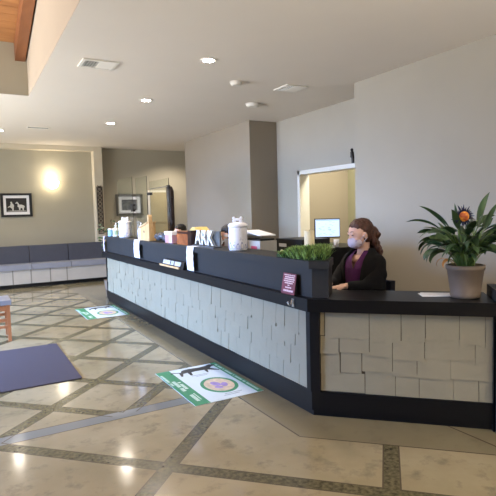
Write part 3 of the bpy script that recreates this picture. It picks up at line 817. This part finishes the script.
# spiky ornament flower
fb = thing('flower_pick', 'spiky dark blue flower ornament with an orange centre stuck in the plant', 'ornament', (2.845, 2.15, 1.05))
MB().tube([(0.02, .03, 0), (-.005, -.004, .355)], .0025, 6).build('stick', mat('stick_green', (70, 90, 50), .5), fb)
to = Matrix.Translation((-.01, -.01, .36)) @ Vector((-.49, -.87, 0)).to_track_quat('Z', 'Y').to_matrix().to_4x4()
f = MB(); random.seed(6)
for i in range(46):
    a_ = 2*PI*i/46+random.uniform(-.05, .05); r0 = .022; r1 = random.uniform(.052, .080); z = random.uniform(-.015, .008)
    c, s_ = math.cos(a_), math.sin(a_)
    f.tube([to @ Vector((r0*c, r0*s_, 0)), to @ Vector((r1*.7*c, r1*.7*s_, z)), to @ Vector((r1*c, r1*s_, z*1.8))], [.006, .005, .001], 6)
f.build('petals', mat('night_blue', (34, 36, 66), .6, noise=.3), fb)
f = MB(); f.ball(to @ Vector((0, 0, .008)), (.033, .014, .033), M=Matrix.Rotation(math.atan2(-.87, -.49)+PI/2, 3, 'Z')); f.build('centre', dots('orange_centre', (226, 152, 52), (176, 84, 40), 16, .52, .6), fb)

# ------------------------------------------------------------------ items behind the counter
# white desk printer with paper on top
pr = thing('desk_printer', 'pale grey desk printer behind the counter with an open slot', 'printer', (2.70, 4.69, .812))
b = MB(); b.box(-.12, .08, -.39, .40, 0, .365); b.bevel(.012, 2); b.build('body', mat('printer_grey', (186, 184, 180), .5, noise=.03), pr)
MB().box(-.125, -.119, -.33, -.22, .26, .31).build('pink_slip', mat('pink_paper', (190, 80, 104), .6), pr).location = (0, 0, 0)
b = MB(); b.box(-.10, .07, -.36, .36, .365, .385); b.build('dark_slot', BLKPL, pr)
b = MB(); b.box(-.12, .08, -.10, .40, .385, .41); b.bevel(.01, 2); b.build('lid', mat('printer_lid', (206, 204, 200), .5), pr)
sp = MB(); sp.mi = 0
for (a0, a1, z0, z1) in ((-.36, -.02, .0, .045), (-.02, .28, .045, .0)):
    sp.quad((-.12, a0, z0), (.07, a0, z0), (.07, a1, z1), (-.12, a1, z1))
so = sp.build('paper_stack', WHITE, loc=(2.70, 4.66, .812+.387+.026)); m_ = so.modifiers.new('s', 'SOLIDIFY'); m_.thickness = .01; m_.offset = 1
tag(so, 'bent white sheets lying on top of the desk printer', 'paper')

bx = thing('label_printer', 'squat black machine with a small white label behind the counter', 'printer', (3.13, 4.38, .70))
b = MB(); b.box(-.15, .2, -.24, .24, 0, .475); b.bevel(.01, 2); b.build('body', BLKPL, bx)
b = MB(); b.box(-.153, -.15, .04, .18, .39, .425); b.build('label', mat('label_grey', (190, 190, 190), .5), bx)
cs = thing('side_cabinet', 'low black cabinet under the squat black machine', 'cabinet', (3.13, 4.38, 0))
b = MB(); b.box(-.2, .22, -.32, .30, 0, .70); b.build('body', BLACK, cs)
MB().box(-.204, -.2, -.3, .28, .36, .68).build('drawer', GREYP, cs)

# back desk
bd = thing('back_desk', 'black rear desk with a raised black shelf under the monitor', 'desk', (3.95, 0, 0))
b = MB(); b.box(-.42, .38, 4.52, 6.60, .97, 1.03); b.bevel(.004, 1); b.build('top', BLACK, bd)
b = MB(); b.box(-.40, -.37, 4.56, 6.55, 0, .97); b.box(-.37, .36, 4.54, 4.57, 0, .97); b.box(-.37, .36, 6.52, 6.55, 0, .97); b.build('panels', BLACK, bd)
mo = thing('monitor', 'computer monitor with a lit pale blue screen on the rear desk', 'monitor', (3.93, 4.91, 1.03), rotz=math.atan2(-.87, -.49)+PI/2+.03)
mo.scale = (.86, .86, 1)
b = MB(); b.box(-.19, .175, -.02, .02, .095, .335); b.bevel(.004, 1); b.build('housing', BLKPL, mo)
SCR = mat('screen', (196, 214, 232), .3, emit=.62, ecol=(188, 210, 236))
MB().box(-.178, .168, -.022, -.02, .110, .325).build('screen', SCR, mo)
g = MB(); g.box(-.170, .165, -.0235, -.022, .310, .322)
g.build('screen_bar', mat('screen_bar', (150, 176, 206), .3, emit=.4, ecol=(150, 176, 206)), mo)
g = MB(); random.seed(7)
for i in range(26):
    xx = random.uniform(-.15, .11); zz = .125+.17*random.random(); g.box(xx, xx+random.uniform(.015, .04), -.0235, -.022, zz, zz+.004)
g.build('screen_text', mat('screen_text', (150, 170, 196), .3, emit=.4, ecol=(150, 170, 200)), mo)
b = MB(); b.box(-.03, .03, .0, .03, 0, .12); b.box(-.10, .10, -.06, .08, 0, .012); b.build('stand', BLKPL, mo)
nt_ = MB(); nt_.box(-.05, .05, -.004, .004, 0, .05)
no = nt_.build('sticky_note', mat('lime_note', (190, 200, 70), .6), loc=(3.72, 4.86, 1.055)); no.rotation_euler = (0, 0, -1.05); tag(no, 'lime green note standing below the left half of the monitor', 'note')
cu = thing('white_cup', 'small white cup on the rear desk right of the monitor', 'cup', (3.86, 4.66, 1.03))
MB().lathe([(.028, 0), (.034, .09), (.031, .09), (.026, .01)], n=18).build('body', WHITE, cu)
ph = thing('desk_telephone', 'white desk telephone on the rear desk beside the cup', 'telephone', (3.66, 4.62, 1.03))
b = MB(); b.box(-.07, .07, -.09, .09, 0, .03); b.bevel(.008, 2); b.build('base', mat('off_white', (200, 200, 196), .4), ph)
b = MB(); b.tube([(-.03, -.08, .045), (-.03, 0, .06), (-.03, .08, .045)], [.018, .012, .018], 10); b.build('handset', mat('off_white_handset', (206, 206, 202), .4), ph)

# dark post seen past the shields
dp = thing('coat_stand', 'tall dark brown stand with a hooked top behind the clear shields', 'stand', (3.2, 8.36, 0))
b = MB(); b.tube([(0, 0, .02), (0, 0, 1.70), (0, .005, 1.86), (0, .04, 1.93)], [.062, .062, .066, .055], 16); b.build('post', mat('dark_walnut', (44, 32, 30), .5, noise=.2), dp)
b = MB(); b.lathe([(.16, 0), (.16, .02), (.09, .03)], n=20); b.build('base', DARKP, dp)
b = MB(); b.tube([(0, -.08, 1.76), (-.02, -.16, 1.77)], .008, 8); b.tube([(0, .10, 1.90), (0, .16, 1.97)], .02, 8); b.build('peg', BLKPL, dp)

# plant behind far end of the counter
fp = thing('leafy_pot_plant', 'small dark leafy plant behind the far end of the counter', 'plant', (2.33, 9.15, 0))
MB().lathe([(.13, 0), (.16, .3), (.15, .3), (.12, .28)], n=20).build('pot', POT, fp)
g = MB(); random.seed(13)
for i in range(60):
    az = random.uniform(0, 2*PI); rr = random.uniform(.02, .17); z = random.uniform(.75, 1.36)
    c = Vector((rr*math.cos(az), rr*math.sin(az)*1.1, z)); dv = Vector((math.cos(az), math.sin(az), random.uniform(-.3, .6))).normalized()
    sd = dv.orthogonal().normalized()*.028; L_ = random.uniform(.07, .12)
    g.quad(c, c+dv*L_*.5+sd, c+dv*L_, c+dv*L_*.5-sd)
g.build('foliage', LEAFD, fp)
g = MB(); g.tube([(0, 0, .28), (0, 0, 1.2)], .015, 8); g.build('stem', mat('brown_stem', (80, 60, 44), .8), fp)

# little figurine on the door head
fg = MB()
fg.limb((0, .012, .0), .010, (0, .008, .08), .014); fg.limb((0, -.012, .0), .010, (0, -.008, .08), .014); fg.limb((0, 0, .08), .022, (0, .012, .15), .026); fg.limb((0, .035, .14), .009, (0, .04, .09), .008); fg.ball((0, .016, .192), .021)
fo = remesh(fg.build('figurine', mat('dark_bronze_figure', (40, 32, 26), .5, noise=.2), loc=(4.945, 5.585, 2.135)), .005, 2)
tag(fo, 'small dark standing figurine on the white door head', 'figurine')

# ------------------------------------------------------------------ people
def loft(rings, a0=-PI, a1=PI, n=28, mb=None):
    """rings: (z, cx, cy, rx, ry [,a0,a1]) ; angle 0 = forward (+x)"""
    mb = mb or MB(); prev = None
    closed = (a1-a0) > 2*PI-1e-3
    for rg in rings:
        z, cx, cy, rx, ry = rg[:5]
        b0, b1 = (rg[5], rg[6]) if len(rg) > 5 else (a0, a1)
        cur = []
        m = n if closed else n+1
        for i in range(m):
            a = b0+(b1-b0)*i/n
            cur.append(mb.bm.verts.new((cx+rx*math.cos(a), cy+ry*math.sin(a), z)))
        if prev:
            for i in range(n if closed else n):
                j = (i+1) % len(cur)
                f = mb.bm.faces.new((prev[i], prev[j], cur[j], cur[i])); f.smooth = True
        prev = cur
    return mb

def person(label, loc, rotz, hair, top, jacket, maskm, headyaw, headpitch, ponytail, arms):
    t = thing('person', label, 'person', loc, rotz)
    hc = Vector((.035, 0, 1.265))
    HM = Matrix.Translation(hc) @ Matrix.Rotation(headyaw, 4, 'Z') @ Matrix.Rotation(headpitch, 4, 'Y')
    HR = HM.to_3x3()
    def h(x, y, z): return HM @ Vector((x, y, z))
    # ---- body: one continuous surface
    b = MB()
    b.ball(h(0, 0, .028), (.094, .074, .090), M=HR); b.ball(h(.022, 0, -.035), (.066, .056, .072), M=HR)
    b.ball(h(.060, 0, -.082), (.022, .022, .018), M=HR)
    b.limb(h(.088, 0, .012), .009, h(.108, 0, -.018), .013)            # nose
    b.ball(h(.102, .0, -.026), (.011, .018, .009), M=HR)
    b.limb(h(.082, -.038, .034), .009, h(.084, .038, .034), .009)       # brow
    for s_ in (-1, 1):
        b.ball(h(-.004, s_*.076, -.004), (.017, .008, .030), M=HR)     # ears
        b.ball(h(.060, s_*.034, -.022), (.024, .020, .022), M=HR)      # cheeks
    b.ball(h(.090, 0, -.055), (.010, .022, .009), M=HR)
    b.limb((.034, -.045, 1.06), .046, (.034, .045, 1.06), .046)
    b.limb(h(-.02, 0, -.06), .048, (.0, 0, 1.10), .052)
    for s_ in (-1, 1):
        b.limb((.0, s_*.03, 1.085), .040, (-.005, s_*.155, 1.045), .050)
        b.limb((0, s_*.085, 1.0), .085, (-.005, s_*.06, .80), .095)
        b.limb((-.005, s_*.06, .80), .095, (-.01, s_*.085, .60), .105)
        # thigh, calf, foot
        b.limb((-.01, s_*.095, .585), .090, (.38, s_*.10, .565), .060)
        b.limb((.38, s_*.10, .56), .056, (.34, s_*.10, .13), .036)
        b.limb((.33, s_*.10, .06), .034, (.50, s_*.11, .035), .026)
    for s_, (sh_, el, wr, hd) in zip((1, -1), arms):
        b.limb(sh_, .050, el, .040); b.limb(el, .040, wr, .025)
        wr, hd = Vector(wr), Vector(hd); dv = (hd-wr).normalized(); sd = dv.cross(Vector((0, 0, 1))).normalized(); dn = Vector((0, 0, -1))
        b.limb(wr, .024, wr+dv*.045, .022)
        for k_ in (-1.3, -.45, .45, 1.3): b.limb(wr+dv*.02+sd*k_*.006, .013, wr+dv*.075+sd*k_*.017, .0125)
        for k_, fl in ((-1.5, .062), (-.5, .076), (.5, .080), (1.5, .070)):
            p0 = wr+dv*.078+sd*k_*.0165; p1 = p0+dv*fl*.5+sd*k_*.003; p2_ = p1+dv*fl*.28+dn*fl*.22; p3 = p2_+dv*fl*.10+dn*fl*.22
            b.limb(p0, .0098, p1, .009); b.limb(p1, .009, p2_, .0082); b.limb(p2_, .0082, p3, .0072)
        q = -sd*s_   # thumb leaves the inner side of the palm
        b.limb(wr+dv*.025+q*.018, .013, wr+dv*.06+q*.045+dn*.008, .0105); b.limb(wr+dv*.06+q*.045+dn*.008, .0105, wr+dv*.088+q*.048+dn*.016, .0085)
    remesh(b.build('body', SKIN, t), .0055, 3)
    # ---- trousers
    tr = MB()
    for s_ in (-1, 1):
        tr.limb((-.01, s_*.08, .60), .125, (.40, s_*.10, .565), .072); tr.limb((.40, s_*.10, .56), .070, (.345, s_*.10, .12), .050)
    remesh(tr.build('trousers', PANTS, t), .012, 4)
    sh2 = MB()
    for s_ in (-1, 1):
        sh2.limb((.31, s_*.10, .045), .045, (.50, s_*.11, .038), .036)
    remesh(sh2.build('shoes', BLKPL, t), .010, 2)
    # ---- shirt with V neck (ring angles leave the neck open at the front)
    tor = [(.56, -.01, 0, .135, .175), (.70, -.005, 0, .125, .160), (.82, 0, 0, .120, .162), (.92, .004, 0, .128, .176), (1.0, .006, 0, .122, .186)]
    s = loft(tor+[(1.05, .006, 0, .108, .170, .28, 2*PI-.28), (1.085, .002, 0, .088, .135, .55, 2*PI-.55), (1.115, 0, 0, .070, .088, .85, 2*PI-.85)][:0], mb=MB())
    s2_ = loft([(1.0, .006, 0, .122, .186, .02, 2*PI-.02), (1.045, .006, 0, .112, .170, .12, 2*PI-.12), (1.08, .004, 0, .096, .142, .26, 2*PI-.26), (1.11, .002, 0, .076, .092, .46, 2*PI-.46), (1.14, .0, 0, .062, .064, .80, 2*PI-.80)], 0.01, 2*PI-.01, mb=s)
    for s_, (sh_, el, wr, hd) in (zip((1, -1), arms) if not jacket else ()): s2_.limb(sh_, .058, Vector(sh_).lerp(Vector(el), .5), .052)
    so_ = s2_.build('scrub_top', top, t)
    # ---- jacket open at the front
    if jacket:
        j = loft([(.56, -.015, 0, .154, .194, .45, 2*PI-.70), (.70, -.010, 0, .142, .180, .42, 2*PI-.66), (.82, -.004, 0, .136, .178, .40, 2*PI-.62), (.92, .0, 0, .140, .184, .40, 2*PI-.60), (1.0, .002, 0, .134, .192, .44, 2*PI-.62),
                  (1.055, .002, 0, .124, .180, .52, 2*PI-.66), (1.095, -.0, 0, .108, .150, .66, 2*PI-.76), (1.125, -.004, 0, .092, .110, .95, 2*PI-.95), (1.155, -.010, 0, .080, .088, 1.1, 2*PI-1.1)], .7, 2*PI-.7)
        jo = j.build('jacket', jacket, t); sm = jo.modifiers.new('s', 'SOLIDIFY'); sm.thickness = .014; sm.offset = 0
        sl = MB()
        for s_, (sh_, el, wr, hd) in zip((1, -1), arms):
            sh_, el, wr = Vector(sh_), Vector(el), Vector(wr)
            sl.limb(sh_+Vector((0, -s_*.004, 0)), .060, el, .054); sl.limb(sh_+Vector((0, -s_*.02, 0)), .070, (0, s_*.08, 1.07), .06); sl.limb(el, .056, el.lerp(wr, .88), .038)
            sl.limb(sh_.lerp(el, .5), .066, el.lerp(wr, .4), .050)
        remesh(sl.build('sleeves', jacket, t), .010, 3)
    # ---- mask
    if maskm:
        m = MB(); m.ball(h(.056, 0, -.046), (.066, .060, .050), M=HR); m.ball(h(.100, 0, -.028), (.024, .022, .030), M=HR)
        mo_ = remesh(m.build('face_mask', maskm, t), .006, 3)
        e = MB()
        for s_ in (-1, 1):
            e.tube([h(.045, s_*.062, -.03), h(.02, s_*.074, -.005), h(-.008, s_*.083, .018)], .0025, 6); e.tube([h(.04, s_*.060, -.075), h(.01, s_*.072, -.04), h(-.012, s_*.082, -.02)], .0025, 6)
        e.build('mask_loops', maskm, t)
    # eyes: lowered lids with dark lashes
    e = MB()
    for s_ in (-1, 1):
        e = MB(); e.ball(h(.0870, s_*.030, .018), (.006, .013, .0032), M=HR, u=12, v=8)
        e.build('eyelash', HAIRK, t)
    e = MB()
    for s_ in (-1, 1):
        e = MB(); e.tube([h(.090, s_*.014, .044), h(.0895, s_*.030, .050), h(.078, s_*.048, .046)], [.002, .0028, .0015], 6)
        e.build('eyebrow', hair, t)
    # ---- hair
    k = MB()
    k.ball(h(-.032, 0, .042), (.092, .083, .092), M=HR)
    k.ball(h(-.040, 0, .0), (.078, .078, .085), M=HR)
    k.ball(h(-.004, 0, .068), (.080, .074, .066), M=HR)
    if ponytail:
        k.ball(h(-.120, .0, -.005), (.046, .046, .046), M=HR)
        random.seed(17)
        for i in range(16):
            f0 = i/15
            pz = -.02-.20*f0
            k.ball(h(-.118-.008*math.sin(i*1.7)+.01*f0, .034*math.sin(i*2.3), pz), (random.uniform(.026, .044), random.uniform(.026, .044), .034), M=HR)
        for i in range(7):
            k.ball(h(-.075-.005*i, .055+.012*math.sin(i*2), -.05-.024*i), (.022, .020, .028), M=HR)
    ko = remesh(k.build('hair', hair, t), .006, 2)
    tx = bpy.data.textures.new('strand', 'CLOUDS'); tx.noise_scale = .022
    dm_ = ko.modifiers.new('d', 'DISPLACE'); dm_.texture = tx; dm_.strength = .014
    return t

AR = (((-.005, .155, 1.045), (.05, .195, .865), (.235, .03, .872), (.31, -.03, .862)),
      ((-.005, -.16, 1.045), (.06, -.22, .870), (.235, -.15, .872), (.31, -.17, .862)))
person('woman with long auburn ponytail, patterned face mask and black jacket over purple top', (2.835, 3.085, 0), PI+.13,
       HAIR, SCRUB, JACKET, MASK, -.33, .22, True, AR)
TOPB = mat('burgundy_top', (120, 34, 58), .8, noise=.1)
person('person with black hair and dark pink top, mostly hidden behind the metal letters', (3.02, 5.80, 0), PI+.5,
       HAIRK, TOPB, mat('brown_cardigan', (98, 80, 72), .9, noise=.15), None, -1.3, .5, False, AR).scale = (.94, .94, .94)
person('person of whom only the black top of the head shows behind the printed carton', (2.98, 7.33, 0), PI-.1,
       HAIRK, mat('teal_top', (44, 80, 84), .8), None, None, .2, .25, False, AR).scale = (.935, .935, .935)

def office_chair(x, y, rz, label):
    t = thing('office_chair', label, 'chair', (x, y, 0), rz, 'staff chairs behind the counter')
    NV = mat('navy_fabric', (34, 38, 54), .8, noise=.1)
    s = MB(); s.box(-.20, .24, -.23, .23, .41, .475); s.bevel(.02, 3); s.build('seat', NV, t)
    s = MB()
    Mb = Matrix.Translation((-.225, 0, .55)) @ Matrix.Rotation(-.06, 4, 'Y')
    s.box(-.03, .03, -.17, .17, 0, .33, M=Mb); s.bevel(.025, 4); s.build('backrest', NV, t)
    s = MB(); s.tube([(-.12, 0, .42), (-.25, 0, .42), (-.275, 0, .62)], .018, 8); s.build('back_bar', BLKPL, t)
    s = MB(); s.tube([(0, 0, .08), (0, 0, .42)], .028, 12); s.build('post', BLKPL, t)
    for i in range(5):
        a = 2*PI*i/5+.3
        g_ = MB(); g_.tube([(0, 0, .10), (.26*math.cos(a), .26*math.sin(a), .07)], [.022, .015], 8); lg = g_.build('leg', BLKPL, t)
        g_ = MB(); g_.ball((.26*math.cos(a), .26*math.sin(a), .028), (.026, .026, .028), u=12, v=8); g_.build('caster', BLKPL, lg)
    return t
office_chair(2.835-.06, 3.095, PI+.13, 'navy office chair under the woman in the black jacket')
office_chair(3.05, 5.82, PI+.5, 'office chair of the person behind the metal letters').scale = (.92, .92, .92)
office_chair(3.01, 7.33, PI-.1, 'office chair of the person behind the printed carton').scale = (.92, .92, .92)

# ------------------------------------------------------------------ light
w = bpy.data.worlds.new('World'); C.world = w; w.use_nodes = True
w.node_tree.nodes['Background'].inputs[0].default_value = (.55, .72, 1, 1)
w.node_tree.nodes['Background'].inputs[1].default_value = 1.0
def area(name, loc, rot, sx, sy, e, col, spread=PI):
    l = bpy.data.lights.new(name, 'AREA'); l.shape = 'RECTANGLE'; l.size = sx; l.size_y = sy; l.energy = e; l.color = col; l.spread = spread
    o = bpy.data.objects.new(name, l); COL.objects.link(o); o.location = loc; o.rotation_euler = rot; return o
area('upward_fill', (-4.02, 7.2, 1.5), (0, -PI/2-.75, 0), 2.0, 6.0, 250, (1, .95, .88), 2.0)  # added warm fill tilted up to brighten ceiling and walls
area('window_daylight', (-4.02, 6.9, 1.5), (0, -PI/2+.52, 0), 2.0, 5.6, 430, (.28, .50, 1), 1.45)
area('atrium_light', (-1.8, 3.5, 4.4), (.95, 0, 0), 2.5, 2.5, 36, (1, .90, .76))
area('atrium_uplight', (-1.6, 3.0, 3.4), (PI, 0, 0), 3.0, 6, 32, (1, .92, .8))
area('rear_fill', (2.2, -3.02, 1.5), (PI/2+1.0, 0, 0), 3.1, 1.7, 270, (1, .97, .92), 1.75)  # added unseen fill from behind the camera, lifts near ceiling and right wall
area('inner_room_light', (5.8, 6.2, 3.0), (0, 0, 0), .8, .8, 60, (1, .95, .78))

# ------------------------------------------------------------------ camera
cam = bpy.data.cameras.new('camera'); co = bpy.data.objects.new('camera', cam); COL.objects.link(co)
yaw, pit, rol = 0.5161236727932963, -0.07324568896731104, -0.026489688916860248
fw = Vector((math.sin(yaw)*math.cos(pit), math.cos(yaw)*math.cos(pit), math.sin(pit)))
rt = Vector((math.cos(yaw), -math.sin(yaw), 0)); up = rt.cross(fw)
rt2 = math.cos(rol)*rt+math.sin(rol)*up; up2 = -math.sin(rol)*rt+math.cos(rol)*up
co.matrix_world = Matrix((( rt2.x, up2.x, -fw.x, 0), (rt2.y, up2.y, -fw.y, 0), (rt2.z, up2.z, -fw.z, 1.48), (0, 0, 0, 1)))
cam.sensor_width = 36; cam.lens = 500/496*36; cam.clip_start = .05
C.camera = co
C.view_settings.view_transform = 'Standard'; C.view_settings.look = 'None'; C.view_settings.gamma = 1
C.view_settings.use_curve_mapping = False; C.view_settings.exposure = 0.68
